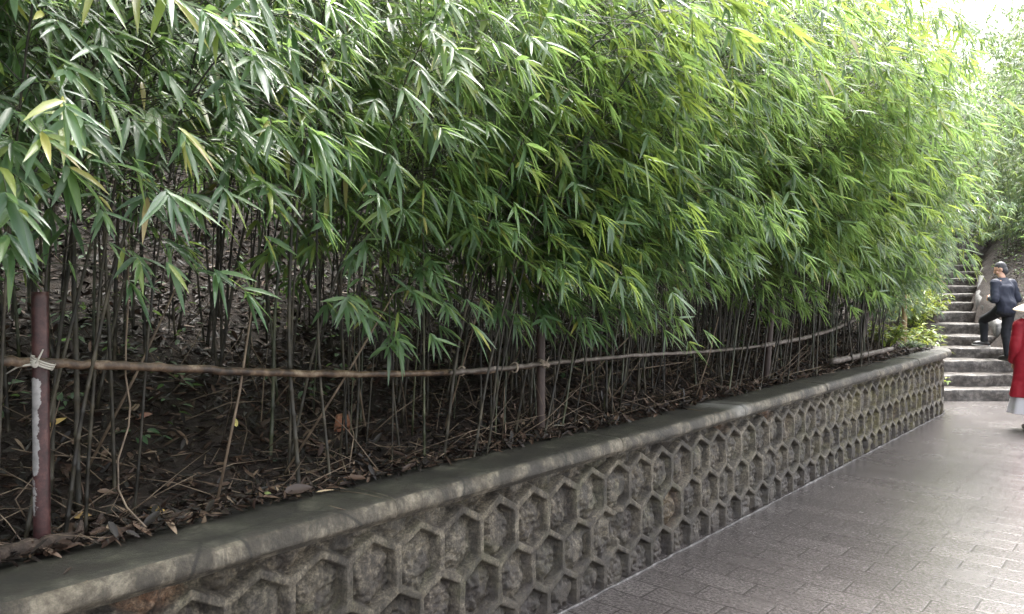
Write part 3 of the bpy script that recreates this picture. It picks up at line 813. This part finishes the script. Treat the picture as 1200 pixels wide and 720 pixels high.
# rotten log on the coping edge
b = MB(); A = onbed(-40, 663, .875); B = onbed(88, 632, .875); lp = poly_pts([A, A.lerp(B, .5) + Vector((0, 0, .008)), B], 8, .004, 11)
b.tube([p - A for p in lp], [.020 + .008 * float(vn(i * .9, 1.0, 3)) for i in range(len(lp))], 9)
b.tube([B - A + Vector((0, 0, -.015)), B - A + Vector((.006, 0, .028)), B - A + Vector((.01, 0, .055))], [.016, .012, .004], 7)
M = Mat('rotten_wood', .8, .3); M.color(M.ramp(M.noise(30, 7, .75), [(.3, (.012, .01, .009)), (.55, (.05, .036, .028)), (.8, (.17, .13, .10))])); M.bump(M.noise(70, 5), .8, .008)
o = b.build('rotten_stick', M.m); o.location = A; tag(o, 'dark rotten stick with stub lying on the coping by the maroon post', 'stick')

# ------------------------------------------------------------------ plants at the end of the planter
def shrub(x, y, h, rad_, n, leafL, mat, label, seed, wide=.35, group=None):
    r = random.Random(seed); z = float(ground(x, y)); root = empty('low_shrub', (x, y, z))
    b = MB(); pos = []; dr = []; up = []; L = []
    for k in range(n):
        a = r.uniform(0, 2 * pi); rr = rad_ * r.random() ** .5; hh = h * r.uniform(.5, 1) * (1 - .4 * rr / rad_)
        tip = Vector((cos(a) * rr, sin(a) * rr, hh)); b.tube([Vector((cos(a) * .03, sin(a) * .03, -.02)), tip * .5 + Vector((0, 0, .04)), tip], [.005, .004, .002], 4)
        for j in range(11):
            t = r.uniform(.35, 1); c = tip * t; aa = r.uniform(0, 2 * pi)
            pos.append(c); dr.append((cos(aa), sin(aa), r.uniform(-.5, .5))); up.append((r.gauss(0, .3), r.gauss(0, .3), 1)); L.append(leafL * r.uniform(.6, 1.2))
    L = np.array(L); b.build('stems', m_gculm, root)
    link('foliage', leaf_mesh('foliage', pos, dr, up, L, L * wide, .25 * np.ones(len(L)), .12), mat, root)
    tag(root, label, 'shrub', group)
e = onq(1040, 398, 3.0); shrub(e.x, e.y, .55, .32, 26, .15, m_weed, 'bright yellow green shrub between the leaning post and the tan trunk', 1, .2)
e = onq(1086, 400, 2.9); shrub(e.x, e.y, .50, .30, 26, .10, m_weed, 'yellow green shrub on the planter tip beside the steps', 2)
e = onq(1072, 408, 2.76); shrub(e.x, e.y, .22, .24, 18, .055, m_dark_leaf, 'small dark leafed shrub at the coping below the tan trunk', 3, .5)
e = onq(1100, 402, 2.72); shrub(e.x, e.y, .28, .22, 18, .06, m_weed, 'small mottled shrub at the very end of the coping', 4, .45)
for i in range(9):
    y = 12.0 + i * .36; x = float(XL(y)) - .10 - .30 * random.random()
    shrub(x, y, random.uniform(.55, 1.0), .38, 26, .15, m_weed, 'leafy yellow green shrub spilling over the wall side edge of the steps', 20 + i, .2, 'shrubs along the wall side edge of the steps')
# tan trunk with a small crown among the bamboo
e = onq(1059, 402, 2.98); z = float(ground(e.x, e.y)); tr = tag(empty('young_tree', (e.x, e.y, z)), 'slim young tree with tan ringed trunk near the planter tip', 'tree')
b = MB(); pp = []; rr = []
for i in range(22):
    pp.append((.012 * sin(i * .5) , .0, -.05 + i * .13)); rr.append((.036 - .0009 * i) * (1.12 if i % 3 == 0 else 1))
b.tube(pp, rr, 9); 
r_ = random.Random(3); pos = []; dr = []; up = []; L = []
for k in range(26):
    a = r_.uniform(0, 2 * pi); z0 = r_.uniform(1.3, 2.75); c0 = Vector((0, 0, z0)); l = r_.uniform(.35, .8)
    c1 = c0 + Vector((cos(a) * l * .6, sin(a) * l * .6, l * .35)); c2 = c1 + Vector((cos(a) * l * .4, sin(a) * l * .4, -l * .05)); b.tube([c0, c1, c2], [.010, .006, .003], 5)
    for j in range(26):
        t = r_.random(); c = c1.lerp(c2, t) + Vector((r_.gauss(0, .05), r_.gauss(0, .05), r_.gauss(0, .05))); aa = a + r_.gauss(0, .9)
        pos.append(c); dr.append((cos(aa), sin(aa), r_.uniform(-.9, .1))); up.append((r_.gauss(0, .3), r_.gauss(0, .3), 1)); L.append(r_.uniform(.08, .15))
b.build('trunk', m_tan, tr); L = np.array(L)
link('crown', leaf_mesh('crown', pos, dr, up, L, L * .2, .25 * np.ones(len(L))), m_weed, tr)
# dark broad bush on the bank beyond the man
for i, (x, y, h, lab) in enumerate(((10.6, 14.6, 1.5, 'dark broad leafed bush on the bank past the kerb stones'), (9.35, 12.1, .8, 'small dark bush at the foot of the earth bank'))):
    r = random.Random(40 + i); z = float(ground(x, y)); root = tag(empty('dark_bush', (x, y, z)), lab, 'bush'); b = MB(); pos = []; dr = []; up = []; L = []
    for k in range(60):
        a = r.uniform(0, 2 * pi); th = r.uniform(.1, 1.3); tip = Vector((cos(a) * sin(th) * .8, sin(a) * sin(th) * .8, cos(th))) * h * r.uniform(.6, 1)
        b.tube([Vector((0, 0, -.05)), tip * .5 + Vector((0, 0, .08)), tip], [.014, .009, .003], 4)
        for j in range(22):
            c = tip * r.uniform(.5, 1.02) + Vector((r.gauss(0, .06), r.gauss(0, .06), r.gauss(0, .06))); aa = r.uniform(0, 2 * pi)
            pos.append(c); dr.append((cos(aa), sin(aa), r.uniform(-.8, .2))); up.append((r.gauss(0, .3), r.gauss(0, .3), 1)); L.append(r.uniform(.07, .13))
    L = np.array(L); b.build('branches', m_culm, root); link('foliage', leaf_mesh('foliage', pos, dr, up, L, L * .38, .25 * np.ones(len(L))), m_dark_leaf, root)

# ------------------------------------------------------------------ people
def fuse(b, name, mat, parent, voxel=.009, smooth=4, crease=0.0):
    """one continuous skin from overlapping lofts"""
    me = b.mesh(name + '_raw'); t = bpy.data.objects.new(name + '_raw', me); col.objects.link(t)
    m = t.modifiers.new('r', 'REMESH'); m.mode = 'VOXEL'; m.voxel_size = voxel
    s_ = t.modifiers.new('s', 'SMOOTH'); s_.factor = .5; s_.iterations = smooth
    dg = bpy.context.evaluated_depsgraph_get(); me2 = bpy.data.meshes.new_from_object(t.evaluated_get(dg)); me2.name = name
    bpy.data.objects.remove(t); bpy.data.meshes.remove(me)
    me2.materials.clear()
    if crease:
        n = len(me2.vertices); co = np.empty(n * 3); no = np.empty(n * 3)
        me2.vertices.foreach_get('co', co); me2.vertex_normals.foreach_get('vector', no); co = co.reshape(-1, 3); no = no.reshape(-1, 3)
        d = fbm(co[:, 0] * 9 + co[:, 2] * 5, co[:, 1] * 6 + co[:, 2] * 11, 17, 2) + .7 * np.abs(fbm(co[:, 0] * 14 - co[:, 2] * 4, co[:, 2] * 8 + co[:, 1] * 9, 23, 2))
        me2.vertices.foreach_set('co', (co + no * (d * crease * 2)[:, None]).ravel()); me2.update()
    return link(name, me2, mat, parent)
def oval(c, rx, ry, rz=0, n=20, tiltx=0.0, wave=0.0, wn=7, ph=0):
    out = []
    for k in range(n):
        a = 2 * pi * k / n; m = 1 + wave * sin(wn * a + ph)
        x, y = rx * cos(a) * m, ry * sin(a) * m
        out.append(Vector(c) + Vector((x * cos(rz) - y * sin(rz), x * sin(rz) + y * cos(rz), y * tiltx)))
    return out
def cr(a, b_, c, d, t):
    return .5 * ((2 * b_) + (c - a) * t + (2 * a - 5 * b_ + 4 * c - d) * t * t + (3 * b_ - a - 3 * c + d) * t ** 3)
def spline(lst, sub=6):
    out = []; n = len(lst)
    for i in range(n - 1):
        a, b_, c, d = lst[max(i - 1, 0)], lst[i], lst[i + 1], lst[min(i + 2, n - 1)]
        for k in range(sub): out.append(cr(a, b_, c, d, k / sub))
    out.append(lst[-1]); return out
def loft(b, rings, cap=True, sub=6):
    cols = [spline([Vector(r[k]) for r in rings], sub) for k in range(len(rings[0]))]
    return b.rings([[c[i] for c in cols] for i in range(len(cols[0]))], cap)
def limb(b, pts, rad, n=16): b.tube(spline([Vector(p) for p in pts], 5), spline(list(rad), 5), n)
def hand(b, wrist, d, side, palm, size=1.0):
    """palm with four unequal curled fingers and a thumb; d = towards fingertips, side = towards the thumb, palm = palm normal"""
    d = Vector(d).normalized(); palm = Vector(palm); palm = (palm - d * palm.dot(d)).normalized(); s = Vector(side); s = (s - d * s.dot(d) - palm * s.dot(palm)).normalized()
    w_ = Vector(wrist)
    for k in range(4):
        o = s * (.030 - .020 * k) * size
        b.tube([w_ + o * .6, w_ + o + d * .05 * size, w_ + o + d * .088 * size], [.015 * size, .015 * size, .0125 * size], 8)
        ln = (.070, .078, .073, .056)[k] * size; base = w_ + o + d * .085 * size
        p1_ = base + (d * .9 + palm * .35).normalized() * ln * .45; p2_ = p1_ + (d * .45 + palm * .9).normalized() * ln * .32; p3_ = p2_ + (palm * 1.0 - d * .25).normalized() * ln * .25
        b.tube([base - d * .012, p1_, p2_, p3_], [.0095 * size, .009 * size, .0082 * size, .007 * size], 8)
    t0 = w_ + s * .024 * size + d * .025 * size; t1 = t0 + (s * .7 + d * .6 + palm * .3).normalized() * .042 * size; t2 = t1 + (d * .8 + s * .1 + palm * .5).normalized() * .03 * size
    b.tube([t0, t1, t2], [.013 * size, .011 * size, .0085 * size], 8)
def head(b, c, rot):
    """skull, jaw, nose, ears, lips, neck stub; +y is the face"""
    c = Vector(c); T = lambda p: c + rot @ Vector(p)
    b.ell(T((0, -.012, .025)), (.074, .092, .092), rot)
    b.ell(T((0, .022, -.045)), (.056, .066, .070), rot)
    b.ell(T((0, .045, -.088)), (.030, .030, .022), rot)          # chin
    b.tube([T((0, .078, .015)), T((0, .098, -.018)), T((0, .104, -.028))], [.010, .013, .012], 8)
    b.ell(T((0, .080, -.060)), (.024, .010, .010), rot)
    for sx in (-1, 1):
        b.ell(T((sx * .076, -.012, -.010)), (.010, .020, .032), rot)
        b.ell(T((sx * .030, .074, .030)), (.020, .012, .007), rot)   # brow
        b.ell(T((sx * .040, .058, -.030)), (.020, .020, .018), rot)  # cheek

# --- the man climbing
B0 = Vector((7.97, 12.39, HK[2]))
man = tag(empty('person', B0), 'man in navy jacket and dark trousers climbing the stone steps', 'person')
fw = Vector((-.36, .93, 0)).normalized(); rt = Vector((fw.y, -fw.x, 0))
def L_(x, y, z): return rt * x + fw * y + Vector((0, 0, z))
hip = L_(.0, .06, .855); hr = hip + L_(.085, 0, 0); hl = hip + L_(-.085, .0, .01)
ankR = Vector((.0, .0, .085)); kneeR = L_(.03, .075, .47)
B4 = HK[3] - HK[2]
ankL = Vector((7.89, 12.93, 0)) - Vector((B0.x, B0.y, 0)) + Vector((0, 0, B4 + .115)); kneeL = ankL + Vector((.065, .02, .375)) + L_(-.02, .06, 0)
chest = hip + L_(-.01, .05, .30); neck = hip + L_(.005, .06, .52); man.scale = (.95,) * 3; shR = neck + L_(.195, -.01, -.065); shL = neck + L_(-.195, -.01, -.065)
elR = shR + L_(.075, -.05, -.285); elL = shL + L_(-.075, -.05, -.285)
wrR = elR + L_(-.13, .20, .02); wrL = elL + L_(.13, .20, .02)
hc = neck + L_(.0, .055, .165)
hrot = Matrix.Rotation(math.atan2(-fw.x, fw.y) + R(38), 3, 'Z') @ Matrix.Rotation(R(-22), 3, 'X')
b = MB()
loft(b, [oval(hip + Vector((0, 0, -.06)), .145, .10, math.atan2(rt.y, rt.x)), oval(hip + Vector((0, 0, .06)), .15, .105, math.atan2(rt.y, rt.x)), oval(chest - Vector((0, 0, .1)), .14, .10, math.atan2(rt.y, rt.x)), oval(chest + Vector((0, 0, .06)), .165, .11, math.atan2(rt.y, rt.x)), oval(neck - Vector((0, 0, .05)), .15, .08, math.atan2(rt.y, rt.x)), oval(neck, .07, .06, math.atan2(rt.y, rt.x))])
limb(b, [neck - Vector((0, 0, .04)), neck + L_(-.005, .025, .05), hc - Vector((0, 0, .04))], [.060, .054, .052])
for sh, el, wr, sd_ in ((shR, elR, wrR, -1), (shL, elL, wrL, 1)):
    limb(b, [sh, sh.lerp(el, .5), el, el.lerp(wr, .4), wr], [.052, .046, .040, .038, .027]); hand(b, wr, wr - el, L_(0, .2, 1), L_(sd_, .2, 0))
for h_, k_, a_ in ((hr, kneeR, ankR), (hl, kneeL, ankL)): limb(b, [h_, h_.lerp(k_, .5), k_, k_.lerp(a_, .4), a_, a_ - Vector((0, 0, .03))], [.088, .072, .052, .050, .036, .036])
for a_, td in ((ankR, L_(.05, .9, 0)), (ankL, Vector((-.9, .35, .08)))):
    td.normalize(); b.tube([a_ - Vector((0, 0, .045)) - td * .05, a_ + td * .06 - Vector((0, 0, .05)), a_ + td * .15 - Vector((0, 0, .062))], [.034, .036, .024], 10)
head(b, hc, hrot)
fuse(b, 'body', m_skin, man, .006, 3)
b = MB()   # hair cap
T = lambda p: hc + hrot @ Vector(p)
b.ell(T((0, -.022, .038)), (.079, .091, .090), hrot); b.ell(T((0, -.050, -.030)), (.070, .058, .080), hrot)
fuse(b, 'hair', m_hair, man, .006, 1, .008)
b = MB(); zr = math.atan2(rt.y, rt.x)   # jacket
loft(b, [oval(hip + Vector((0, 0, -.055)), .160, .125, zr, wave=.02), oval(hip + Vector((0, 0, .00)), .172, .135, zr, wave=.03), oval(hip + Vector((0, 0, .12)), .184, .142, zr, wave=.03, ph=1), oval(chest - Vector((0, 0, .06)), .196, .142, zr, wave=.025, ph=2), oval(chest + Vector((0, 0, .08)), .206, .138, zr, wave=.01), oval(neck - Vector((0, 0, .085)), .190, .112, zr), oval(neck - Vector((0, 0, .03)), .115, .085, zr), oval(neck + L_(0, .015, .025), .070, .068, zr)])
for sh, el, wr in ((shR, elR, wrR), (shL, elL, wrL)):
    limb(b, [sh + (chest - sh) * .25, sh, sh.lerp(el, .35), sh.lerp(el, .7), el, el.lerp(wr, .35), el.lerp(wr, .85)], [.075, .078, .070, .069, .064, .058, .046])
fuse(b, 'jacket', m_jacket, man, .009, 3, .011)
b = MB()   # trousers
loft(b, [oval(hip + Vector((0, 0, -.115)), .10, .09, zr), oval(hip + Vector((0, 0, -.07)), .165, .122, zr), oval(hip + Vector((0, 0, .02)), .162, .118, zr)])
for h_, k_, a_ in ((hr, kneeR, ankR), (hl, kneeL, ankL)): limb(b, [h_ + Vector((0, 0, .03)), h_.lerp(k_, .35), h_.lerp(k_, .75), k_, k_.lerp(a_, .3), k_.lerp(a_, .7), a_ + Vector((0, 0, -.01))], [.100, .094, .080, .074, .070, .062, .060])
fuse(b, 'trousers', m_trouser, man, .009, 3, .010)
for a_, td in ((ankR, L_(.05, .9, 0)), (ankL, Vector((-.9, .35, .10)))):
    td = td.normalized(); up_ = Vector((0, 0, 1)); b = MB()
    b.tube([a_ - td * .078 - up_ * .048, a_ - td * .03 - up_ * .030, a_ + td * .06 - up_ * .038, a_ + td * .14 - up_ * .052, a_ + td * .185 - up_ * .060], [.026, .044, .044, .038, .018], 12)
    b.tube([a_ - td * .02 - up_ * .03, a_ + up_ * .02], [.044, .046], 12)
    sh_ = fuse(b, 'shoe', m_shoe, man, .008, 2)
    b = MB(); rings = []
    for t_, w_ in ((-.095, .02), (-.07, .036), (0, .040), (.08, .045), (.15, .040), (.19, .018)):
        c_ = a_ + td * t_ - up_ * .085; s_ = td.cross(up_).normalized()
        rings.append([c_ + s_ * w_, c_ + s_ * w_ + up_ * .018, c_ - s_ * w_ + up_ * .018, c_ - s_ * w_])
    b.rings(rings); b.build('sole', m_sole if td.x < -.5 else m_shoe, sh_)

# --- the woman in the red coat, cut by the picture's edge
W0 = Vector((6.165, 9.10, 0))
wom = tag(empty('person', W0, R(-14)), 'woman in cream sun hat, hooded red coat and white skirt walking away', 'person')
b = MB(); Z = lambda x, y, z: Vector((x, y, z))
loft(b, [oval((0, 0, .72), .13, .10), oval((0, 0, .84), .155, .115), oval((0, 0, 1.0), .125, .095), oval((0, .0, 1.14), .145, .105), oval((0, -.01, 1.25), .135, .08), oval((0, -.005, 1.315), .06, .055)])
limb(b, [Z(0, -.005, 1.28), Z(0, .0, 1.34), Z(0, .01, 1.39)], [.052, .047, .046])
ap = [(Z(.165, -.01, 1.25), Z(.21, -.02, 1.0), Z(.19, .09, .79)), (Z(-.165, -.01, 1.25), Z(-.21, -.02, 1.0), Z(-.19, .09, .79))]
for i, (a_, e_, w_) in enumerate(ap):
    limb(b, [a_, a_.lerp(e_, .5), e_, e_.lerp(w_, .4), w_], [.045, .040, .036, .033, .023]); hand(b, w_, w_ - e_, (0, 1, .1), (-1 if i == 0 else 1, 0, 0), .9)
lg = [(Z(.075, 0, .78), Z(.078, .03, .43), Z(.075, .02, .075)), (Z(-.075, 0, .78), Z(-.078, .02, .43), Z(-.08, -.07, .085))]
for h_, k_, a_ in lg:
    limb(b, [h_, h_.lerp(k_, .5), k_, k_.lerp(a_, .35), a_, a_ - Z(0, 0, .03)], [.078, .064, .048, .046, .032, .032])
    b.tube([a_ - Z(0, .03, .04), a_ + Z(0, .06, -.045), a_ + Z(0, .13, -.055)], [.028, .030, .018], 10)
hcw = Z(0, .02, 1.455); I3 = Matrix.Rotation(R(-4), 3, 'X')
b2 = MB(); head(b2, (0, 0, 0), I3); b2.v = [tuple(Vector(v) * .95 + hcw) for v in b2.v]
off_ = len(b.v); b.v += b2.v; b.f += [tuple(i + off_ for i in f) for f in b2.f]
fuse(b, 'body', m_skin, wom, .006, 3)
b = MB(); b.ell(hcw + Z(0, -.022, .03), (.080, .092, .09)); b.ell(hcw + Z(0, -.055, -.05), (.075, .05, .09)); fuse(b, 'hair', m_hair, wom, .008, 2)
b = MB()
loft(b, [oval((0, -.01, .40), .262, .225, wave=.075, wn=6, n=36), oval((0, -.01, .52), .246, .205, wave=.07, wn=6, n=36), oval((0, -.005, .72), .225, .175, wave=.035, wn=6, n=36), oval((0, 0, .92), .205, .150, wave=.025, wn=6, n=36), oval((0, 0, 1.10), .195, .140, n=36), oval((0, -.005, 1.22), .185, .120, n=36), oval((0, -.005, 1.29), .120, .09, n=36), oval((0, 0, 1.335), .075, .07, n=36)])
for a_, e_, w_ in ap: limb(b, [a_ + (Z(0, 0, 1.15) - a_) * .25, a_, a_.lerp(e_, .5), e_, e_.lerp(w_, .5), e_.lerp(w_, .92)], [.07, .074, .066, .064, .062, .060])
# hood lying on the back
b.ell((0, -.115, 1.255), (.135, .065, .085), Matrix.Rotation(R(18), 3, 'X')); b.ell((0, -.135, 1.19), (.085, .05, .075)); b.ell((0, -.05, 1.315), (.125, .09, .035))
fuse(b, 'coat', m_coat, wom, .009, 3, .010)
b = MB(); loft(b, [oval((0, -.01, .205), .275, .225, wave=.05, wn=9, n=48), oval((0, -.01, .30), .255, .21, wave=.05, wn=9, n=48), oval((0, -.005, .50), .215, .17, wave=.03, wn=9, n=48), oval((0, 0, .80), .16, .12, n=48)])
b.build('skirt', m_skirt, wom)
for h_, k_, a_ in lg:
    b = MB(); b.tube([a_ + Z(0, -.065, -.045), a_ + Z(0, -.02, -.025), a_ + Z(0, .06, -.04), a_ + Z(0, .12, -.05), a_ + Z(0, .16, -.056)], [.022, .038, .038, .033, .014], 12)
    b.tube([a_ + Z(0, 0, -.03), a_ + Z(0, 0, .03)], [.040, .040], 12); fuse(b, 'shoe', m_shoe, wom, .008, 2)
# hat: domed crown and drooping brim of real thickness
prof = [(.0, .108), (.045, .105), (.080, .085), (.098, .045), (.102, .0), (.150, -.022), (.205, -.052), (.222, -.064), (.222, -.070), (.204, -.060), (.148, -.031), (.098, -.010), (.09, .03), (.05, .09), (0, .098)]
b = MB(); rings = []
for (r__, z_) in prof: rings.append(oval((0, 0, z_), max(r__, .002), max(r__, .002) * 1.06, n=32, wave=.012 if r__ > .15 else 0, wn=5))
b.rings(rings); ht = b.build('sun_hat', m_hat, wom); ht.location = hcw + Z(0, -.01, .045); ht.rotation_euler = (R(7), R(-4), 0)
b = MB(); b.rings([oval((0, 0, .002), .1035, .1100, n=32), oval((0, 0, .024), .1045, .111, n=32), oval((0, 0, .026), .099, .105, n=32), oval((0, 0, .0), .099, .105, n=32)], cap=False); b.build('hat_band', m_band, ht)
